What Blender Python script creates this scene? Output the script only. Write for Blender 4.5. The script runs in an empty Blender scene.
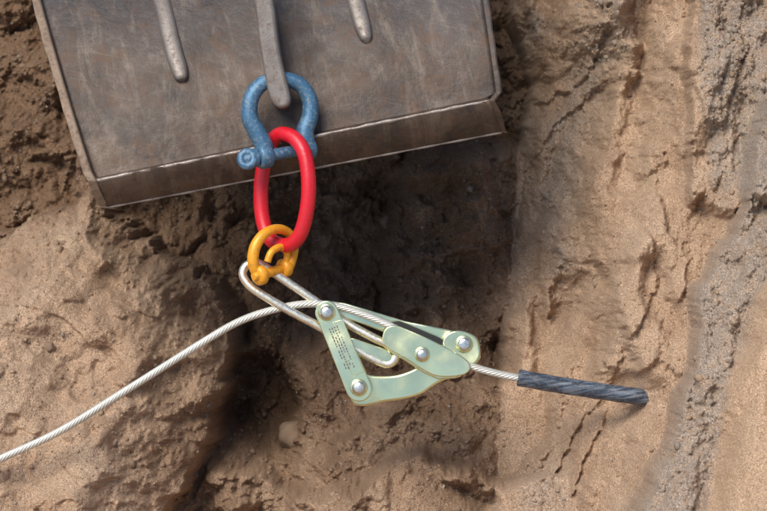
import bpy, math, random
import numpy as np
from mathutils import Vector, Matrix
random.seed(4); rng=np.random.default_rng(7)
S=0.0014; D=4.0; TH=math.radians(28)
def P(u,v,y=0.0): return Vector(((u-383.5)*S, y, (255.5-v)*S))
col=bpy.context.scene.collection
# ------------------------------------------------------------ noise
def perlin(x,y,seed=0):
    r=np.random.default_rng(seed); perm=r.permutation(256); perm=np.concatenate([perm,perm])
    ang=r.random(256)*2*np.pi; gx=np.cos(ang); gy=np.sin(ang)
    x0=np.floor(x).astype(np.int64); y0=np.floor(y).astype(np.int64)
    fx=x-x0; fy=y-y0
    u=fx*fx*fx*(fx*(fx*6-15)+10); v=fy*fy*fy*(fy*(fy*6-15)+10)
    def g(ix,iy,dx,dy):
        h=perm[perm[ix&255]+(iy&255)]
        return gx[h]*dx+gy[h]*dy
    a=g(x0,y0,fx,fy); b=g(x0+1,y0,fx-1,fy); c=g(x0,y0+1,fx,fy-1); d=g(x0+1,y0+1,fx-1,fy-1)
    return ((a*(1-u)+b*u)*(1-v)+(c*(1-u)+d*u)*v)*1.5
def fbm(x,y,wl,octs,gain=0.5,seed=0,mode=0):
    s=0; a=1; f=1.0/wl
    for i in range(octs):
        n=perlin(x*f+17.3*i,y*f-9.1*i,seed+i)
        if mode==1: n=np.abs(n)*2-0.6
        s=s+a*n; a*=gain; f*=2.03
    return s
def worley(x,y,seed=0):
    r=np.random.default_rng(seed); JX=r.random((64,64)); JY=r.random((64,64)); JR=r.random((64,64))
    x0=np.floor(x).astype(np.int64); y0=np.floor(y).astype(np.int64); best=np.zeros_like(x)
    for i in (-1,0,1):
        for j in (-1,0,1):
            a=(x0+i)&63; b=(y0+j)&63
            dx=x0+i+JX[a,b]-x; dy=y0+j+JY[a,b]-y; rr=.25+.6*JR[a,b]**2
            h=np.sqrt(np.clip(1-(dx*dx+dy*dy)/(rr*rr),0,1))*rr
            best=np.maximum(best,h)
    return best
def sm(a,b,x):
    t=np.clip((x-a)/(b-a),0,1); return t*t*(3-2*t)
def gs(U,V,cu,cv,a,b,p=1.0): return np.exp(-(((U-cu)/a)**2+((V-cv)/b)**2)**p)
# ------------------------------------------------------------ terrain
def terrain(X,Z):
    U0=383.5+X/S
    yb=0.50*(1-sm(470,650,U0))-0.35*sm(655,780,U0)
    k=D/(D+yb)
    U=383.5+X/S*k; V=255.5-Z/S*k
    wx=fbm(U,V,90,6,.55,11)*15; wy=fbm(U,V,90,6,.55,21)*15
    Uw=U+wx; Vw=V+wy
    y=0.56+(255-V)/255*0.24
    y+=0.20*gs(Uw,Vw,310,235,190,115,1.3)
    # ---- left mound
    dA=((Vw-236)+(Uw)*0.5)*0.9
    ue=np.interp(Vw,[150,190,230,260,300,350,400,440,480,520,700],[60,88,140,190,226,232,222,215,200,180,150])
    dB=ue-Uw
    mdist=np.minimum(dA,dB)
    mound=sm(-7,9,mdist)*.5+sm(0,90,mdist)*.5
    y-=mound*0.33
    y-=sm(120,330,mdist)*0.05
    ul=sm(140,60,U)*sm(230,190,V+U*.5)
    y+=0.12*ul
    y-=0.09*sm(-8,20,(Vw-105)-(Uw-40)*.2)*ul
    y-=0.03*sm(-5,7,(Vw-(448-Uw*0.35)))*sm(20,-20,Uw-200)
    y+=0.025*np.exp(-((Vw-(330+Uw*.25))/16)**2)*mound*sm(170,120,Uw)
    # ---- hollow with rounded floor, benches at the foot
    y+=0.13*gs(Uw,Vw,262,402,44,48,2.5)
    y+=0.05*gs(Uw,Vw,478,430,22,60)
    y-=0.11*sm(-6,9,Vw-(458+12*np.sin(Uw/40.)))*sm(200,245,Uw)
    y-=0.11*sm(-8,14,(Vw-322)-(Uw-330)*0.22)*sm(285,315,Uw)
    y-=0.07*sm(-5,9,(Vw-402)-(Uw-380)*-0.25)*sm(310,345,Uw)
    y-=0.12*sm(-6,18,(Uw-392)+(Vw-230)*.25)*sm(360,300,Vw)*sm(120,170,Vw)
    y-=0.10*gs(Uw,Vw,478,205,38,46,1.6)
    y+=0.06*gs(Uw,Vw,455,395,20,26)
    # ---- right bank
    ur=np.interp(Vw,[-200,0,60,130,160,220,300,400,511,700],[520,517,543,536,524,520,500,494,482,470])
    rd=U+wx*0.6-ur
    rb=sm(-3,5,rd)
    bank=0.40-0.10*sm(-4,26,rd)-0.35*sm(10,180,rd)-0.10*sm(150,380,rd)+(397-V)/400*0.33
    gx=rd-36-14*np.sin(V/52.)
    bank+=0.045*np.exp(-(gx/13)**2)*sm(90,220,V)*sm(470,400,V)
    bank-=0.055*np.exp(-((rd-78+(V-250)*0.16+wy*.5)/18)**2)*sm(270,130,V)
    bank+=0.085*gs(Uw,Vw,576,335,32,52,2.0)
    bank-=0.065*gs(Uw,Vw,640,225,42,34,1.8)
    bank+=0.045*gs(Uw,Vw,668,300,18,46,1.8)
    bank+=0.06*np.exp(-((Uw-(655+(V-60)*-.1))/12)**2)*sm(210,150,V)
    bank-=0.05*sm(-4,8,(Vw-432)+(Uw-560)*.35)*sm(620,560,Uw)
    bank-=0.050*sm(-4,10,(Uw-612)-(Vw-300)*.25)*sm(225,262,Vw)*sm(420,380,Vw)*sm(690,630,Uw)
    bank-=0.028*fbm(U+V*.35,V*.6,95,3,.45,131,1)
    q=fbm(U*.9+V*.35,V*.55,130,3,.45,171)+.05*fbm(U,V,14,3,.6,175)
    nsm=1-sm(-30,0,U+wx*.5-np.interp(Vw,[200,300,380,511,650],[835,760,722,676,620]))
    for th,am in ((-.36,.016),(.05,.020),(.42,.016)):
        bank-=am*sm(th,th+.10,q)*nsm
    tgt=.11-.14*sm(604,660,U)+fbm(U,V,30,4,.5,205)*.010
    kk=gs(U,V,632,396,36,26,2.2); bank=bank*(1-kk)+tgt*kk
    y=y*(1-rb)+np.minimum(bank,y)*rb
    # ---- crusty shoulder
    uc=np.interp(Vw,[-100,100,190,220,290,370,440,511,650],[880,800,762,744,700,684,650,606,552])
    cd=U+wx*.45-uc
    crustm=sm(-2,4,cd)
    y-=crustm*0.12+sm(0,60,cd)*.03
    us=np.interp(Vw,[200,300,380,511,650],[835,760,722,676,620])
    sd=U+wx*.5-us
    smooth=sm(0,14,sd)
    y-=sm(-4,30,sd)*0.07
    tr=sm(0,8,Uw-(706-(Vw-60)*0.05))*sm(205,192,Vw)
    y-=tr*0.06
    crust=np.clip(sm(-6,6,cd)*(1-sm(-4,10,sd)),0,1)
    g1=np.exp(-((Uw-(628-(Vw)*0.34))/24)**2)*sm(255,190,Vw)
    g2=sm(0,24,Uw-715)*sm(200,175,Vw)
    g3=gs(Uw,Vw,566,258,14,30)
    g4=gs(Uw,Vw,530,490,38,34)
    g5=gs(Uw,Vw,545,12,24,18)
    gray=np.clip(crust*.9+g1*.8+g2*.9+g3*.8+g4*.6+g5,0,1)
    # roughness layers
    mid=(1-rb); ns=1-.97*smooth; floor=(1-mound)*mid
    cl=fbm(Uw,Vw,46,6,.52,41,1)*floor+fbm(Uw,Vw,38,6,.55,43)*(1-floor)
    cl2=fbm(U,V,11,3,.65,61)
    rsel=fbm(U,V,110,3,.5,71)
    rough=np.clip(0.20+0.65*rsel+0.75*floor+0.35*gray,0.10,1.4)*ns
    y+=fbm(U,V,150,3,.5,31)*0.035*(1-.5*rb)*ns
    y-=floor*fbm(Uw,Vw,105,3,.5,141,1)*.045
    y-=mound*fbm(U*.8+V*.5,V-U*.3,85,3,.45,151,1)*.012
    q2=fbm(U*.7-V*.4,V,95,4,.5,191)
    for th,am in ((-.2,.010),(.3,.010)): y-=mound*mid*am*sm(th,th+.10,q2)
    y-=cl*0.013*rough+cl2*0.0036*np.clip(rough,0.2*ns,2)
    cz=np.clip(fbm(U,V,45,3,.6,77)*1.2+.25+.4*floor+.4*gray+.5*ul,0,1)*ns
    y-=cz*(worley((U+wy*.3)/24,(V+wx*.3)/24,5)*.013*(.3+floor)+worley(U/12,V/12,6)*.0085+worley(U/7.3,V/7.3,16)*.006)
    y-=np.clip(rough+.3,0,1)*ns*worley(U/4.4,V/4.4,7)*.0036
    y-=gray*ns*(worley(U/3.9,V/3.9,9)*.006)
    # moist soil, plus pit and hollow shade painted into the same mask
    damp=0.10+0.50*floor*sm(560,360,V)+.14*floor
    damp=damp+0.34*ul+0.24*gs(U,V,262,400,50,55)  # cavity and hollow darkened in colour, part moist soil, part painted shade
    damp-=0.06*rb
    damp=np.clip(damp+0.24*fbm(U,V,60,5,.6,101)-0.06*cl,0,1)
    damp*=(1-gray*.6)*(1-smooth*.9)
    out=np.maximum.reduce([sm(0.82,1.5,np.abs(X)),sm(0.54,0.95,Z),sm(-0.5,-0.85,Z)])
    far=(Z*math.cos(TH)-0.08)/math.sin(TH)
    far+=fbm(X,Z,1.1,3,.5,111)*0.10*(1/(1+0.05*(np.abs(X)+np.abs(Z))))
    y=y*(1-out)+far*out
    return y,damp,gray,smooth
def axis(lo,hi,step,far):
    a=list(np.arange(lo,hi,step)); s=step; p=a[-1]
    while p<far: s=min(s*1.12,8); p+=s; a.append(p)
    s=step; p=a[0]; b=[]
    while p>-far: s=min(s*1.12,8); p-=s; b.append(p)
    return np.array(b[::-1]+a)
xs=axis(-0.70,0.66,0.0014,170); zs=axis(-0.43,0.46,0.0014,150); zs=zs[zs>-3.5]
XX,ZZ=np.meshgrid(xs,zs)
YY,DA,GR,SM=terrain(XX,ZZ)
def make_grid(name,V,ny,nx):
    me=bpy.data.meshes.new(name)
    idx=np.arange(ny*nx).reshape(ny,nx)
    f=np.stack([idx[:-1,:-1],idx[:-1,1:],idx[1:,1:],idx[1:,:-1]],-1).reshape(-1,4)
    me.vertices.add(len(V)); me.vertices.foreach_set("co",V.astype(np.float32).ravel())
    me.loops.add(f.size); me.loops.foreach_set("vertex_index",f.astype(np.int32).ravel())
    me.polygons.add(len(f)); me.polygons.foreach_set("loop_start",(np.arange(len(f))*4).astype(np.int32))
    me.polygons.foreach_set("loop_total",np.full(len(f),4,np.int32))
    me.polygons.foreach_set("use_smooth",np.ones(len(f),bool))
    me.update(); me.validate()
    ob=bpy.data.objects.new(name,me); col.objects.link(ob); return ob
ground=make_grid("ground",np.stack([XX,YY,ZZ],-1).reshape(-1,3),len(zs),len(xs))
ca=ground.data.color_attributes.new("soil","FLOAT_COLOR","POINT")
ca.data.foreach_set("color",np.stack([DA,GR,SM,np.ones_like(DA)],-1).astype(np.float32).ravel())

# ------------------------------------------------------------ material helpers
class NT:
    def __init__(s,name):
        s.m=bpy.data.materials.new(name); s.m.use_nodes=True; s.t=s.m.node_tree
        s.b=s.t.nodes["Principled BSDF"]; s.tc=s.t.nodes.new("ShaderNodeTexCoord")
        s.co=s.tc.outputs["Object"]
    def n(s,t,**k):
        x=s.t.nodes.new(t)
        for a,b in k.items(): setattr(x,a,b)
        return x
    def l(s,a,b): s.t.links.new(a,b)
    def noise(s,scale,detail=6,rough=.6,vec=None,stretch=None,dist=0):
        x=s.n("ShaderNodeTexNoise"); x.inputs["Scale"].default_value=scale; x.inputs["Detail"].default_value=detail
        x.inputs["Roughness"].default_value=rough; x.inputs["Distortion"].default_value=dist
        v=vec or s.co
        if stretch:
            mp=s.n("ShaderNodeMapping"); mp.inputs["Scale"].default_value=stretch[:3]
            if len(stretch)>3:
                mr=s.n("ShaderNodeMapping"); mr.inputs["Rotation"].default_value=(0,stretch[3],0); s.l(v,mr.inputs["Vector"]); v=mr.outputs[0]
            s.l(v,mp.inputs["Vector"]); v=mp.outputs[0]
        s.l(v,x.inputs["Vector"]); return x.outputs["Fac"]
    def ramp(s,fac,stops):
        x=s.n("ShaderNodeValToRGB"); e=x.color_ramp.elements
        while len(e)<len(stops): e.new(.5)
        for i,(p,c) in enumerate(stops):
            e[i].position=p; e[i].color=(c,c,c,1) if isinstance(c,(int,float)) else (*c,1)
        s.l(fac,x.inputs[0]); return x.outputs[0]
    def mix(s,f,a,b,mode='MIX'):
        x=s.n("ShaderNodeMix",data_type='RGBA',blend_type=mode)
        for sock,val in ((x.inputs[0],f),(x.inputs[6],a),(x.inputs[7],b)):
            if isinstance(val,bpy.types.NodeSocket): s.l(val,sock)
            elif isinstance(val,(int,float)):
                sock.default_value=val if sock==x.inputs[0] else (val,val,val,1)
            else: sock.default_value=(*val,1)
        return x.outputs[2]
    def math(s,op,a,b=0.0):
        x=s.n("ShaderNodeMath",operation=op)
        for i,v in enumerate((a,b)):
            if isinstance(v,bpy.types.NodeSocket): s.l(v,x.inputs[i])
            else: x.inputs[i].default_value=v
        return x.outputs[0]
    def bump(s,h,strength,dist,prev=None):
        x=s.n("ShaderNodeBump"); x.inputs["Strength"].default_value=strength; x.inputs["Distance"].default_value=dist
        s.l(h,x.inputs["Height"])
        if prev: s.l(prev,x.inputs["Normal"])
        return x.outputs[0]
    def done(s,color=None,rough=None,metal=None,normal=None):
        for nm,v in (("Base Color",color),("Roughness",rough),("Metallic",metal),("Normal",normal)):
            if v is None: continue
            if isinstance(v,bpy.types.NodeSocket): s.l(v,s.b.inputs[nm])
            elif nm=="Base Color": s.b.inputs[nm].default_value=(*v,1)
            else: s.b.inputs[nm].default_value=v
        return s.m
t=NT("sandy_soil"); at=t.n("ShaderNodeVertexColor",layer_name="soil")
sp=t.n("ShaderNodeSeparateColor"); t.l(at.outputs["Color"],sp.inputs[0])
n1=t.noise(9,5,.65); n2=t.noise(60,4,.7); n3=t.noise(420,2,.75); n4=t.noise(1000,1,.8)
dry=t.mix(t.ramp(n1,[(.3,0),(.7,1)]),(.43,.275,.170),(.58,.410,.275))
dry=t.mix(t.ramp(sp.outputs[2],[(0,0),(1,.8)]),dry,(.56,.375,.235))
damp_shade_c=t.mix(n2,(.155,.090,.050),(.28,.175,.106))  # moist soil tones, which also paint the shade of the pit
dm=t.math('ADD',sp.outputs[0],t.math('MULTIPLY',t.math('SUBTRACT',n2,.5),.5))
base=t.mix(t.ramp(dm,[(.12,0),(.85,1)]),dry,damp_shade_c)
gfac=t.math('MULTIPLY',sp.outputs[1],t.ramp(n2,[(.32,.25),(.6,.9)]))
base=t.mix(gfac,base,t.mix(n3,(.16,.13,.105),(.54,.46,.38)))
base=t.mix(.9,base,t.ramp(n3,[(.3,.5),(.5,1.0),(.72,1.45)]),'MULTIPLY')
base=t.mix(.8,base,t.ramp(n4,[(.34,.5),(.5,1.0),(.68,1.55)]),'MULTIPLY')
h=t.math('ADD',n3,t.math('MULTIPLY',n4,.5))
nb=t.bump(n2,.5,.006); nb=t.bump(h,1.0,.003,nb)
soil=t.done(base,.93,0,nb); t.b.inputs["Specular IOR Level"].default_value=.2
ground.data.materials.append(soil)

t=NT("grit"); oi=t.n("ShaderNodeVertexColor",layer_name="tone")
c=t.mix(t.math('MULTIPLY',t.noise(300,3),.6),oi.outputs["Color"],(.16,.12,.085))
grit=t.done(c,.9,0,t.bump(t.noise(500,3),.6,.0015))

def metalmat(name,ca_,cb,dirt,rough,metal,dirtamt=.5,sc=1.0,bumpd=.0006,wave=0):
    t=NT(name); a=t.noise(25*sc,4,.65); b=t.noise(130*sc,5,.7); g=t.noise(900,2,.7)
    base=t.mix(t.ramp(a,[(.25,0),(.75,1)]),ca_,cb)
    df=t.math('MULTIPLY',t.ramp(b,[(.50,0),(.70,1)]),dirtamt)
    base=t.mix(df,base,dirt)
    r=t.math('ADD',t.math('MULTIPLY',t.ramp(b,[(.3,0),(.75,1)]),.28 if not wave else .12),rough)
    mt=t.math('MULTIPLY',t.math('SUBTRACT',1.0,df),metal)
    nb=None
    if wave: nb=t.bump(t.noise(11,1,.4),.8,wave)
    nb=t.bump(b,.35,bumpd*2,nb); nb=t.bump(g,.35,bumpd,nb)
    return t.done(base,r,mt,nb)
m_blue=metalmat("worn_blue_paint",(.045,.125,.22),(.085,.20,.31),(.27,.28,.27),.28,.35,.9,1.5,.0010)
m_red=metalmat("red_paint",(.68,.010,.024),(.55,.008,.018),(.38,.05,.04),.20,.0,.4,1.0,.0006)
m_org=metalmat("orange_paint",(.90,.40,.02),(.78,.31,.018),(.34,.16,.04),.26,.12,.7,1.4)
m_zinc=metalmat("yellow_zinc",(.86,.84,.44),(.76,.82,.52),(.58,.50,.26),.17,.95,.15,.4,.0002,.020)
m_gold=metalmat("gold_zinc",(.95,.86,.64),(.90,.85,.72),(.55,.42,.26),.18,.92,.25,1.6,.0003)
m_bolt=metalmat("bolt_steel",(.70,.70,.62),(.56,.58,.54),(.28,.24,.18),.18,.95,.4,1.5,.0003)
m_rope=metalmat("galvanised_wire",(.68,.67,.60),(.56,.55,.48),(.36,.30,.22),.36,.5,.35,1.5,.0002)
m_dark=metalmat("recess_shade",(.02,.02,.018),(.03,.03,.03),(.06,.05,.04),.6,.2,.5)
m_lug=metalmat("bare_steel_lug",(.17,.14,.12),(.27,.24,.21),(.12,.075,.05),.36,.5,.9,1.2)
t=NT("black_plastic_pipe"); a=t.noise(40,4,.7,stretch=(.35,5,7,.16)); b=t.noise(260,4,.7)
base=t.mix(t.ramp(a,[(.45,0),(.62,1)]),(.025,.038,.058),(.15,.18,.22))
base=t.mix(t.math('MULTIPLY',t.ramp(b,[(.54,0),(.66,1)]),.55),base,(.24,.18,.125))
m_pipe=t.done(base,.40,0,t.bump(b,.4,.0008))
# bucket steel
t=NT("worn_bucket_steel")
a=t.noise(7,6,.65); b=t.noise(34,7,.72); s1=t.noise(14,6,.75,stretch=(3,1,.6,math.radians(14)),dist=.8); s2=t.noise(40,4,.8,stretch=(.25,1,9,-math.radians(11)))
base=t.mix(t.ramp(a,[(.36,0),(.62,1)]),(.055,.037,.027),(.110,.072,.049))
zz=t.n("ShaderNodeSeparateXYZ"); t.l(t.co,zz.inputs[0])
sky_tint=t.n("ShaderNodeMapRange"); sky_tint.inputs["From Min"].default_value=.24; sky_tint.inputs["From Max"].default_value=.40; t.l(t.math('ADD',zz.outputs[2],t.math('MULTIPLY',t.math('SUBTRACT',a,.5),.4)),sky_tint.inputs[0])
base=t.mix(t.math('MULTIPLY',sky_tint.outputs[0],t.ramp(b,[(.35,.45),(.65,.95)])),base,(.030,.038,.048))  # bluish sky reflection painted into the colour of the upper face
base=t.mix(t.math('MULTIPLY',t.ramp(s1,[(.50,0),(.64,1)]),.50),base,(.175,.135,.10))
base=t.mix(t.math('MULTIPLY',t.ramp(b,[(.50,0),(.64,1)]),.50),base,(.14,.074,.038))
base=t.mix(t.math('MULTIPLY',t.ramp(s2,[(.60,0),(.70,1)]),.28),base,(.24,.20,.165))
vd=t.ramp(t.noise(45,5,.7),[(.30,1),(.44,0)])
base=t.mix(t.math('MULTIPLY',vd,.6),base,(.022,.019,.017))
vd2=t.ramp(t.noise(9,6,.75),[(.36,1),(.50,0)])
base=t.mix(t.math('MULTIPLY',vd2,.6),base,(.030,.025,.022))
rr=t.math('ADD',t.math('MULTIPLY',b,.60),.24)
nb=t.bump(a,.3,.01); nb=t.bump(b,.5,.0035,nb); nb=t.bump(s2,.15,.001,nb)
m_bucket=t.done(base,rr,.25,nb)
m_edge=metalmat("rusty_plate_edge",(.20,.135,.09),(.29,.21,.145),(.10,.055,.03),.5,.3,.85,1.0,.001)
m_weld=metalmat("polished_lip_edge",(.24,.20,.17),(.36,.31,.27),(.12,.08,.05),.34,.5,.9,1.3,.0006)

# ------------------------------------------------------------ geometry helpers
def mesh_obj(name,verts,faces,mat,parent=None,smooth=True):
    me=bpy.data.meshes.new(name); me.from_pydata([tuple(v) for v in verts],[],faces); me.update()
    if smooth: me.polygons.foreach_set("use_smooth",[True]*len(me.polygons))
    me.materials.append(mat); ob=bpy.data.objects.new(name,me); col.objects.link(ob)
    if parent: ob.parent=parent
    return ob
def empty(name):
    e=bpy.data.objects.new(name,None); col.objects.link(e); e.empty_display_size=.05; return e
def spline(pts,n,closed=False):
    pts=[Vector(p) for p in pts]; out=[]; N=len(pts)
    segs=N if closed else N-1
    for i in range(segs):
        g=lambda j: pts[j%N] if closed else pts[max(0,min(N-1,j))]
        p0,p1,p2,p3=g(i-1),g(i),g(i+1),g(i+2)
        for k in range(n):
            s=k/n
            out.append(0.5*((2*p1)+(p2-p0)*s+(2*p0-5*p1+4*p2-p3)*s*s+(-p0+3*p1-3*p2+p3)*s**3))
    if not closed: out.append(pts[-1])
    return out
def frames(path,closed):
    N=len(path); T=[]
    for i in range(N):
        a=path[i-1] if (i>0 or closed) else path[i]; b=path[(i+1)%N] if (i<N-1 or closed) else path[i]
        d=(b-a); T.append(d.normalized() if d.length>1e-9 else (T[-1] if T else Vector((1,0,0))))
    ref=Vector((0,1,0))
    if abs(T[0].dot(ref))>.9: ref=Vector((0,0,1))
    n=(ref-T[0]*ref.dot(T[0])).normalized(); R=[]
    for i in range(N):
        n=(n-T[i]*n.dot(T[i])).normalized(); R.append((n.copy(),T[i].cross(n)))
    return T,R
def tube_geo(path,rad,closed=False,sides=20,cap=True):
    T,R=frames(path,closed); V=[];F=[]; N=len(path)
    for i,p in enumerate(path):
        r=rad[i] if hasattr(rad,'__len__') else rad
        for k in range(sides):
            a=2*math.pi*k/sides; V.append(p+(R[i][0]*math.cos(a)+R[i][1]*math.sin(a))*r)
    for i in range(N if closed else N-1):
        j=(i+1)%N; off=0
        if closed and i==N-1:
            best=1e9
            for o_ in range(sides):
                d_=(V[i*sides]-V[o_]).length
                if d_<best: best=d_; off=o_
        for k in range(sides):
            F.append((i*sides+k,i*sides+(k+1)%sides,j*sides+(k+1+off)%sides,j*sides+(k+off)%sides))
    if cap and not closed:
        F.append(tuple(range(sides))[::-1]); F.append(tuple((N-1)*sides+k for k in range(sides)))
    return V,F
def tube(name,path,rad,mat,parent=None,closed=False,sides=22):
    V,F=tube_geo(path,rad,closed,sides); return mesh_obj(name,V,F,mat,parent)
def lathe(name,p0,p1,prof,mat,parent=None,sides=32):
    p0=Vector(p0);p1=Vector(p1); path=[p0+(p1-p0)*a for a,_ in prof]; d=(p1-p0).normalized()
    ref=Vector((0,0,1)) if abs(d.z)<.9 else Vector((1,0,0))
    n=(ref-d*ref.dot(d)).normalized(); b=d.cross(n); V=[];F=[]; sd=sides
    for p,(a,r) in zip(path,prof):
        for k in range(sd):
            an=2*math.pi*k/sd+.3; V.append(p+(n*math.cos(an)+b*math.sin(an))*max(r,1e-5))
    for i in range(len(path)-1):
        for k in range(sd): F.append((i*sd+k,i*sd+(k+1)%sd,(i+1)*sd+(k+1)%sd,(i+1)*sd+k))
    F.append(tuple(range(sd))[::-1]); F.append(tuple((len(path)-1)*sd+k for k in range(sd)))
    ob=mesh_obj(name,V,F,mat,parent)
    ob.data.set_sharp_from_angle(angle=math.radians(50))
    return ob
def plate(name,outline,yc,thick,mat,parent=None,bevel=1.0,holes=(),smoothn=0):
    cu=bpy.data.curves.new(name,'CURVE'); cu.dimensions='2D'; cu.fill_mode='BOTH'
    def add(pts,sn):
        if sn: pts=[(q.x,q.y) for q in spline([(a,b,0) for a,b in pts],sn,True)]
        s=cu.splines.new('POLY'); s.points.add(len(pts)-1)
        for i,(a,b) in enumerate(pts):
            q=P(a,b); s.points[i].co=(q.x,q.z,0,1)
        s.use_cyclic_u=True
    add(outline,smoothn)
    for h_ in holes:
        hx,hy,hr=h_; add([(hx+hr*math.cos(2*math.pi*k/28),hy+hr*math.sin(2*math.pi*k/28)) for k in range(28)],0)
    bv=bevel*S; cu.bevel_depth=bv; cu.bevel_resolution=3; cu.extrude=max(thick/2-bv,1e-4); cu.offset=-bv
    tmp=bpy.data.objects.new("t",cu); col.objects.link(tmp)
    dg=bpy.context.evaluated_depsgraph_get(); me=bpy.data.meshes.new_from_object(tmp.evaluated_get(dg))
    bpy.data.objects.remove(tmp)
    me.name=name; me.materials.clear(); me.materials.append(mat)
    for v in me.vertices: x,z,w=v.co; v.co=(x,yc-w,z)
    me.polygons.foreach_set("use_smooth",[True]*len(me.polygons)); me.set_sharp_from_angle(angle=math.radians(35))
    ob=bpy.data.objects.new(name,me); col.objects.link(ob)
    if parent: ob.parent=parent
    return ob
def join(name,parts,mat,parent=None):
    V=[];F=[]
    for v,f in parts:
        o=len(V); V+=v; F+=[tuple(i+o for i in q) for q in f]
    return mesh_obj(name,V,F,mat,parent)
def capsule(a,b,ra,rb,n=12):
    a=Vector(a);b=Vector(b); d=(b-a).normalized(); an=math.atan2(d.y,d.x); o=[]
    for k in range(n+1): t_=an+math.pi/2+math.pi*k/n; o.append((a.x+ra*math.cos(t_),a.y+ra*math.sin(t_)))
    for k in range(n+1): t_=an-math.pi/2+math.pi*k/n; o.append((b.x+rb*math.cos(t_),b.y+rb*math.sin(t_)))
    return o

# ------------------------------------------------------------ excavator bucket
bk=empty("excavator_bucket")
def face_y(v): return .034+0.75*max(0,(180-v)/600)**1.7
def rowL(v): return 101-.338*(207-v)
def rowR(v): return 503-.13*(131-v)
rows=[((104,207),(503,131),.052),((103,206),(502.5,130),.046),((97,190),(496,111),.026),((95,183),(491,103),.017),((94,180),(490,100),.016),((93.5,178.5),(489.5,98),.020),((93,177),(489,96),.033)]
vl=172
while vl>-420:
    vr=96-(177-vl)*1.0; rows.append(((rowL(vl),vl),(rowR(vr),vr),face_y(vl))); vl-=9
NSg=90
V=[]
for (L,R,y) in rows:
    for i in range(NSg+1):
        s=i/NSg; u=L[0]+(R[0]-L[0])*s; v=L[1]+(R[1]-L[1])*s; V.append(P(u,v,y))
Va=np.array([tuple(p) for p in V])
fade=sm(-.0,.0+.12,Va[:,2]-(.11+ (Va[:,0]+.4)*.2))
Va[:,1]+=(perlin(Va[:,0]/.12,Va[:,2]/.12,5)*.0060+perlin(Va[:,0]/.035,Va[:,2]/.03,6)*.0013)*(.12+.88*fade)
F=[]
for r in range(len(rows)-1):
    for i in range(NSg):
        a=r*(NSg+1)+i; F.append((a,a+1,a+NSg+2,a+NSg+1))
shell=mesh_obj("shell",Va,F,m_bucket,bk)
sol=shell.modifiers.new("s","SOLIDIFY"); sol.thickness=.012; sol.offset=-1
shell.data.set_sharp_from_angle(angle=math.radians(40))
def side(name,which,w,fo,mat):
    V=[];F=[]
    use=[r for i,r in enumerate(rows) if i in (0,2,4) or i>6]
    for i,(L,R,y) in enumerate(use):
        c=L if which<0 else R
        y0=(y if i<3 else y-.012)-fo
        back=.20+.35*float(sm(207,-300,np.array(float(L[1]))))
        jx=.8*math.sin(i*1.7)+.5*math.sin(i*.6)
        u0=c[0]+which*w+jx*.5; u1=c[0]-which*1.5
        for (u,yy) in ((u0,y0),(u1,y0),(u1,back+y),(u0,back+y)): V.append(P(u,c[1],yy))
    n=len(use)
    for i in range(n-1):
        for k in range(4): F.append((i*4+k,i*4+(k+1)%4,(i+1)*4+(k+1)%4,(i+1)*4+k))
    F.append((0,1,2,3)); F.append(tuple((n-1)*4+k for k in range(4)))
    ob=mesh_obj(name,V,F,mat,bk,False)
    b=ob.modifiers.new("b","BEVEL"); b.width=.0025; b.segments=2; b.angle_limit=math.radians(50)
side("side_plate_a",-1,8,.004,m_edge); side("side_plate_b",1,5,.002,m_bucket)
tube("lip_edge",[P(95+(490-95)*k/160,180.3+(100-180.3)*k/160+.15*math.sin(k*.9)+.15*math.sin(k*.37),.0180) for k in range(161)],[.0024+.0004*math.sin(k*.7)+.0004*math.sin(k*.23) for k in range(161)],m_weld,bk,sides=10)
tube("lip_foot",[P(104+(503-104)*k/80,206.5+(130.5-206.5)*k/80,.050) for k in range(81)],[.0024+.0005*math.sin(k*.9) for k in range(81)],m_weld,bk,sides=10)
def bar(name,pts,ws,h,mat):
    path=spline([P(a,b,0) for a,b in pts],8); N=len(path); V=[];F=[]; K=16
    for i,p in enumerate(path):
        s=i/(N-1)*(len(ws)-1); j=min(int(s),len(ws)-2); w=(ws[j]+(ws[j+1]-ws[j])*(s-j))*S
        d=(path[min(i+1,N-1)]-path[max(i-1,0)]).normalized(); nrm=Vector((d.z,0,-d.x))
        vv=255.5-p.z/S; uu=383.5+p.x/S
        ys=face_y(vv+(uu-98)*.195)
        hh=h*min(1,(ws[j]+(ws[j+1]-ws[j])*(s-j))/max(ws)*1.3)
        for k in range(K):
            a=math.pi*2*k/K; cx=math.copysign(abs(math.cos(a))**.6,math.cos(a)); sy=math.copysign(abs(math.sin(a))**.6,math.sin(a))
            V.append(Vector((p.x,ys,p.z))+nrm*(w*cx)+Vector((0,-hh*sy,0)))
    for i in range(N-1):
        for k in range(K): F.append((i*K+k,i*K+(k+1)%K,(i+1)*K+(k+1)%K,(i+1)*K+k))
    F.append(tuple(range(K))); F.append(tuple((N-1)*K+k for k in range(K)))
    return mesh_obj(name,V,F,mat,bk)
bar("wear_rib_1",[(120,-140),(138,-60),(157,0),(169,45),(176,66),(179,76),(180,80)],[9.5,9.5,9.5,9.5,9,6.5,1],.016,m_lug)
bar("wear_rib_2",[(328,-140),(343,-50),(355,-5),(362,22),(366,35),(368,42)],[9.5,9.5,9.5,9,6.5,1],.016,m_lug)
bar("wear_rib_3",[(452,-160),(458,-60),(462,-30),(464,-20)],[8,8,6,1],.012,m_lug)
lugo=[(240,-60),(250,-20),(256,10),(260,45),(265,75),(269,96),(275,106),(282,109),(289,106),(291,98),(287,80),(282,60),(278,36),(275,10),(268,-25),(256,-64)]
plate("lifting_lug",lugo,.020,.085,m_lug,bk,bevel=3.5,smoothn=4)
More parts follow.
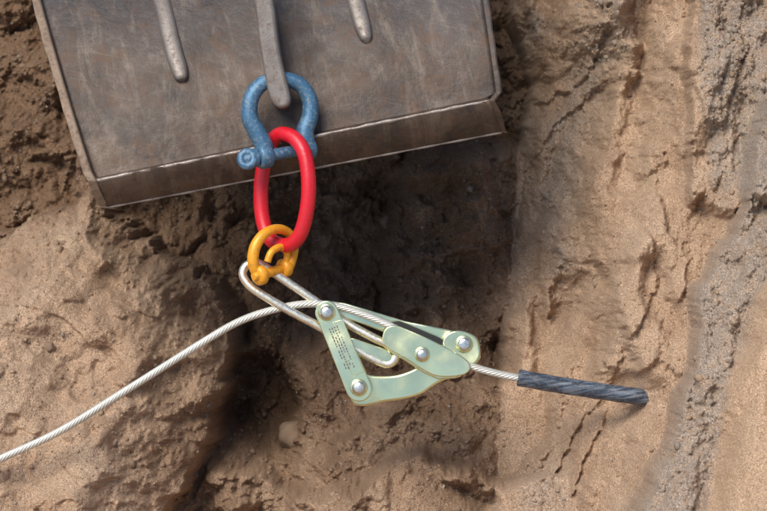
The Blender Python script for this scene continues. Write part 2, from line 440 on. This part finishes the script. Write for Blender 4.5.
for i,u in enumerate((190,330)):
    plate("mounting_ear_%d"%(i+1),capsule((u,-420),(u,-320),26,60),.30,.02,m_edge,bk,holes=[(u,-420,14)])
# ------------------------------------------------------------ blue bow shackle
w=S
sh=empty("bow_shackle")
def yb(u): return (u-281)*0.00035
bp=[(265,156),(264,146),(257,132),(250,117),(252,98),(263,84),(281,79),(299,84),(309,98),(310,115),(305,131),(306,143),(308,151)]
bw=spline([P(a,b,-.004+yb(a)) for a,b in bp],8)
n=len(bw); tube("bow",bw,[ (8.5+1.0*math.cos(2*math.pi*i/n))*S for i in range(n)],m_blue,sh,sides=24)
pdir=(P(309,148,.014)-P(262,157,-.020)).normalized()
pl_=P(265,156.5,-.014); pr_=P(308,148.5,.010)
lathe("ear_a",pl_-pdir*8*w,pl_+pdir*7*w,[(0,8*w),(.06,11*w),(.2,12.5*w),(.8,12.5*w),(.94,11*w),(1,8*w)],m_blue,sh)
lathe("ear_b",pr_-pdir*6*w,pr_+pdir*6*w,[(0,7*w),(.06,10*w),(.2,11.5*w),(.8,11.5*w),(.94,10*w),(1,7*w)],m_blue,sh)
lathe("pin",pl_-pdir*24*w,pr_+pdir*9*w,[(0,4*w),(.03,6*w),(.97,6*w),(1,4*w)],m_blue,sh)
lathe("pin_collar",pl_-pdir*15*w,pl_-pdir*9*w,[(0,6*w),(.15,9.5*w),(.85,9.5*w),(1,6*w)],m_blue,sh)
hc=pl_-pdir*19*w
ring=[hc+Vector((math.cos(a)*6.5*w,-.003+math.sin(a)*.002,math.sin(a)*7*w)) for a in [2*math.pi*k/32 for k in range(32)]]
tube("pin_eye",ring,4.2*w,m_blue,sh,closed=True,sides=14)
# ------------------------------------------------------------ red master link
rl=[(284,134),(296,140),(305,155),(309,180),(308,206),(302,231),(293,243),(282,245),(269,238),(262,219),(260,195),(262,170),(268,148),(275,137)]
def yr(u): return -(u-284)*0.0011
tube("chain_link",spline([P(a,b,yr(a)+.002) for a,b in rl],10,True),7.5*S,m_red,None,closed=True,sides=28)
# ------------------------------------------------------------ orange small shackle
osx=empty("chain_shackle")
op=[(259,276,-.020),(254,263,-.026),(256,247,-.026),(265,234,-.020),(278,229,-.004),(289,234,.014),(293,247,.020),(290,262,.014),(286,270,.010)]
opath=spline([P(*q) for q in op],8)
tube("bow",opath,[(5.3+.5*math.sin(i*.13))*S for i in range(len(opath))],m_org,osx,sides=20)
a0=P(261,275,-.021); a1=P(284,268,.012); pd=(a1-a0).normalized()
lathe("ear_a",a0-pd*6*w,a0+pd*5*w,[(0,6*w),(.1,8.5*w),(.25,10*w),(.75,10*w),(.9,8.5*w),(1,6*w)],m_org,osx)
lathe("ear_b",a1-pd*5*w,a1+pd*6*w,[(0,5.5*w),(.1,8*w),(.25,9.5*w),(.75,9.5*w),(.9,8*w),(1,5.5*w)],m_org,osx)
lathe("pin",a0-pd*9*w,a1+pd*9*w,[(0,3*w),(.05,5*w),(.95,5*w),(1,3*w)],m_org,osx)
op2=[(268,262,-.022),(272,252,-.02),(281,247,-.008),(287,254,.006),(284,268,.010)]
tube("keeper_tongue",spline([P(*q) for q in op2],6),3.6*w,m_org,osx,sides=14)
# ------------------------------------------------------------ cable grip
cg=empty("cable_grip")
bl=[(246,266,0),(256,263,.001),(268,269,.002),(290,284,.003),(315,301,.003),(345,322,.002),(372,337,0),(388,345,0),(396,354,0),(391,363,0),(380,362,0),(350,346,0),(320,327,-.002),(290,311,-.004),(266,297,-.005),(250,286,-.004),(243,275,-.002)]
tube("bail",spline([P(*q) for q in bl],8,True),4.4*S,m_gold,cg,closed=True,sides=18)
jaw=[(330,301),(345,303),(375,312),(405,321),(440,328),(464,333),(474,338),(480,348),(481,358),(475,366),(464,371),(450,366),(430,356),(408,343),(388,334),(362,324),(340,317),(328,314)]
plate("upper_jaw",jaw,.010,.014,m_zinc,cg,bevel=1.6)
plate("jaw_boss",[(443,338),(452,331),(464,331),(476,337),(480,348),(479,358),(472,365),(462,366),(450,360),(443,350)],-.002,.012,m_zinc,cg,bevel=2,smoothn=4)
plate("side_plate",[(383,333),(387,327),(395,325),(405,328),(430,339),(455,352),(467,360),(470,367),(466,373),(455,376),(438,376),(425,371),(405,358),(388,348),(383,341)],-.0145,.005,m_zinc,cg,bevel=1.2,smoothn=3)
plate("groove_shade",[(392,322),(400,321),(440,338),(472,357),(474,364),(466,363),(430,345),(398,330)],-.004,.006,m_dark,cg,bevel=.8)  # solid near-black plate; its colour paints the shade inside the rope channel
plate("lower_jaw",[(386,338),(400,341),(430,356),(462,371),(456,378),(438,379),(424,373),(404,360),(390,352)],-.002,.016,m_zinc,cg,bevel=1.4)
hnd=[(349,388),(350,399),(355,405),(366,406),(384,402),(404,399),(421,394),(433,386),(445,380),(460,377),(462,370),(445,366),(430,362),(419,366),(409,371),(396,375),(382,376),(370,375),(362,372),(354,378)]
plate("curved_arm",hnd,.003,.013,m_zinc,cg,bevel=2.4,smoothn=3)
for i,yy in enumerate((-.0165,.0175)):
    plate("lever_plate_%d"%(i+1),capsule((327,312),(359,388),11.5,13),yy,.0045,m_zinc,cg,bevel=1.2)
plate("lever_relief",[(333,322),(343,319),(364,371),(353,376)],-.0190,.0012,m_zinc,cg,bevel=.3)
lv=[]
d=Vector((32,76)).normalized(); nn=Vector((-d.y,d.x))
for r_,off in enumerate((-4.0,-1.4,1.3,4.0)):
    q=16
    while q<60:
        L_=random.uniform(1.0,3.0)
        if random.random()<.85:
            c0=Vector((327,312))+d*q-nn*off
            vv=[]
            for yy in (-.0200,-.0193):
                for (a,b) in ((0,-.55),(L_,-.55),(L_,.55),(0,.55)):
                    pp=c0+d*a+nn*b; vv.append(P(pp.x,pp.y,yy))
            lv.append((vv,[(0,1,2,3),(0,4,5,1),(1,5,6,2),(2,6,7,3),(3,7,4,0)]))
        q+=L_+1.1
join("stamped_letters",lv,m_lug,cg)
def boltat(nm,u,v,r,yf,yk=.024):
    lathe(nm+"_washer",P(u,v,yf+.003),P(u,v,yf-.0015),[(0,r*1.25*w),(.7,r*1.25*w),(1,r*1.1*w)],m_zinc,cg)
    lathe(nm,P(u,v,yk),P(u,v,yf-.0075),[(0,r*.8*w),(.70,r*w),(.90,r*w),(.97,r*.88*w),(1,r*.6*w)],m_bolt,cg)
boltat("bolt_lever_top",327,312,7,-.0195); boltat("bolt_lever_low",359,387,7,-.0195)
boltat("bolt_jaw_a",422,354,6.2,-.0175); boltat("bolt_jaw_b",464,344,7,-.009)
plate("slot_link",capsule((352,345),(384,357),7,8),-.001,.008,m_zinc,cg,bevel=1)
# ------------------------------------------------------------ wire rope
def rope(name,pts,R,strands,lay,mat,sides=10):
    path=spline([P(*q) for q in pts],60)
    L=[0]
    for i in range(1,len(path)): L.append(L[-1]+(path[i]-path[i-1]).length)
    nstep=int(L[-1]/.0020); arr=np.array([tuple(p) for p in path]); Ls=np.linspace(0,L[-1],nstep)
    rs=[Vector(np.array([np.interp(q,L,arr[:,k]) for k in range(3)])) for q in Ls]
    T,Rf=frames(rs,False); parts=[]
    for s_ in range(strands):
        pp=[]
        for i,p in enumerate(rs):
            a=2*math.pi*(s_/strands)-Ls[i]/lay*2*math.pi
            pp.append(p+(Rf[i][0]*math.cos(a)+Rf[i][1]*math.sin(a))*R*.62)
        parts.append(tube_geo(pp,R*.40,False,sides))
    parts.append(tube_geo(rs,R*.45,False,8))
    return join(name,parts,mat)
rope("wire_rope",[(-700,700,.55),(-420,640,.20),(-200,560,.06),(-60,488,.0),(0,459,-.005),(60,431,-.008),(130,388,-.008),(200,344,-.006),(238,322,-.004),(272,310,-.002),(305,304,0),(335,306,0),(365,315,-.003),(395,328,-.006),(430,346,-.006),(466,364,-.006),(495,373,-.004),(522,378.5,-.001),(560,384,0),(650,399,.01)],3.8*S,7,.044,m_rope)
# ------------------------------------------------------------ pipe over the rope
ax=spline([P(518,377.5,-.001),P(560,385,-.003),P(610,392.5,-.004),P(646,397.5,-.002),P(720,409,.03)],24)
Vo,Fo=tube_geo(ax,[8.3*S*(1+.02*math.sin(i*.5)) for i in range(len(ax))],False,30,cap=False)
Vi,Fi=tube_geo(ax,6.0*S,False,30,cap=False)
o=len(Vo); F=list(Fo)+[tuple(i+o for i in q[::-1]) for q in Fi]
N=len(ax)
for k in range(30):
    k2=(k+1)%30; F.append((k,o+k,o+k2,k2)); e=(N-1)*30; F.append((e+k,e+k2,o+e+k2,o+e+k))
mesh_obj("cable_conduit",Vo+Vi,F,m_pipe)

# ------------------------------------------------------------ gravel and clods
import bmesh
def ico(sub):
    bm=bmesh.new(); bmesh.ops.create_icosphere(bm,subdivisions=sub,radius=1)
    a=np.array([tuple(v.co) for v in bm.verts]); b=np.array([[v.index for v in f.verts] for f in bm.faces]); bm.free(); return a,b
def scatter(name,pos,size,tone,sub=2):
    iv,iff=ico(sub); N=len(pos); V=np.empty((N,len(iv),3))
    for i in range(N):
        q,_=np.linalg.qr(rng.normal(size=(3,3))); sc=np.array([1,rng.uniform(.65,1),rng.uniform(.5,.9)])
        ph=rng.random(3)*6
        b=1+.16*np.sin(iv[:,0]*3+ph[0])*np.cos(iv[:,1]*3.3+ph[1])+.10*np.sin(iv[:,2]*6+ph[2])+rng.normal(size=len(iv))*(.06 if sub<3 else .012)
        V[i]=(iv*b[:,None]*sc)@q*size[i]+pos[i]
    F=(iff[None]+np.arange(N)[:,None,None]*len(iv)).reshape(-1,3); V=V.reshape(-1,3)
    me=bpy.data.meshes.new(name); me.vertices.add(len(V)); me.vertices.foreach_set("co",V.astype(np.float32).ravel())
    me.loops.add(F.size); me.loops.foreach_set("vertex_index",F.astype(np.int32).ravel())
    me.polygons.add(len(F)); me.polygons.foreach_set("loop_start",(np.arange(len(F))*3).astype(np.int32)); me.polygons.foreach_set("loop_total",np.full(len(F),3,np.int32))
    me.polygons.foreach_set("use_smooth",np.ones(len(F),bool)); me.update()
    c=me.color_attributes.new("tone","FLOAT_COLOR","POINT"); tt=np.repeat(np.concatenate([tone,np.ones((N,1))],1),len(iv),0); c.data.foreach_set("color",tt.astype(np.float32).ravel())
    me.materials.append(grit); ob=bpy.data.objects.new(name,me); col.objects.link(ob); return ob
N=60000
px=rng.uniform(-.68,.62,N); pz=rng.uniform(-.43,.46,N)
yy,da,gr,smo=terrain(px,pz)
cl_=np.clip(perlin(px/.06,pz/.06,33)*1.5+.5,0.05,1)
keep=rng.random(N)<np.clip(.16+.6*gr+.45*da,0,1)*(1-smo)*cl_
px,pz,yy,da,gr=px[keep],pz[keep],yy[keep],da[keep],gr[keep]; n=len(px)
sz=np.clip(rng.lognormal(math.log(.0014),.58,n),.0006,.0085)
dryc=np.array([.43,.29,.18]); dmp_shade=np.array([.21,.13,.08]); gry=np.array([.34,.28,.22])
tone=dryc*(1-da[:,None])+dmp_shade*da[:,None]; pick=(rng.random(n)<(.04+.45*gr))[:,None]; tone=np.where(pick,gry,tone)*rng.uniform(.7,1.15,(n,1))  # grit follows the same mask of moisture and painted shade
scatter("gravel",np.stack([px,yy-sz*.1,pz],1),sz,tone,1)
def at(u,v,yest=.45):
    for _ in range(8):
        X=(u-383.5)*S*(D+yest)/D; Z=(255.5-v)*S*(D+yest)/D; yest=.5*yest+.5*float(terrain(np.array([X]),np.array([Z]))[0][0])
    return [X,yest,Z]
big=[(293,434,.025),(50,347,.008),(386,222,.012)]
for i,(u,v,r) in enumerate(big):
    p=at(u,v); p[1]-=r*.7
    scatter("stone",np.array([p]),np.array([r]),np.array([[.27,.18,.115]]),3)

# ------------------------------------------------------------ camera, orient to world
cam=bpy.data.cameras.new("camera"); co=bpy.data.objects.new("camera",cam); col.objects.link(co)
co.location=(0,-D,0); co.rotation_euler=(math.pi/2,0,0)
cam.sensor_width=36; cam.lens=36*D/(767*S); cam.clip_start=.05; cam.clip_end=600
cam.dof.use_dof=True; cam.dof.focus_distance=D-.01; cam.dof.aperture_fstop=11
bpy.context.scene.camera=co
bpy.context.view_layer.update()
M=Matrix.Rotation(-TH,4,'X')
for ob in list(bpy.data.objects):
    if ob.parent is None: ob.matrix_world=M@ob.matrix_world
# ------------------------------------------------------------ light
sd=(M.to_3x3()@Vector((-.34,-.74,.58))).normalized()
el=math.asin(sd.z); az=math.atan2(sd.x,sd.y)
sun=bpy.data.lights.new("sun",'SUN'); sun.energy=3.8; sun.angle=math.radians(34); sun.color=(1,.945,.87)
so=bpy.data.objects.new("sun",sun); col.objects.link(so); so.rotation_euler=(-sd).to_track_quat('-Z','Y').to_euler()
wd=bpy.data.worlds.new("World"); bpy.context.scene.world=wd; wd.use_nodes=True
nt=wd.node_tree; sk=nt.nodes.new("ShaderNodeTexSky"); sk.sky_type='NISHITA'; sk.sun_disc=False
sk.sun_elevation=el; sk.sun_rotation=az; nt.links.new(sk.outputs[0],nt.nodes["Background"].inputs[0]); nt.nodes["Background"].inputs[1].default_value=.15
sc=bpy.context.scene; sc.view_settings.view_transform='Standard'; sc.view_settings.look='None'; sc.view_settings.exposure=0
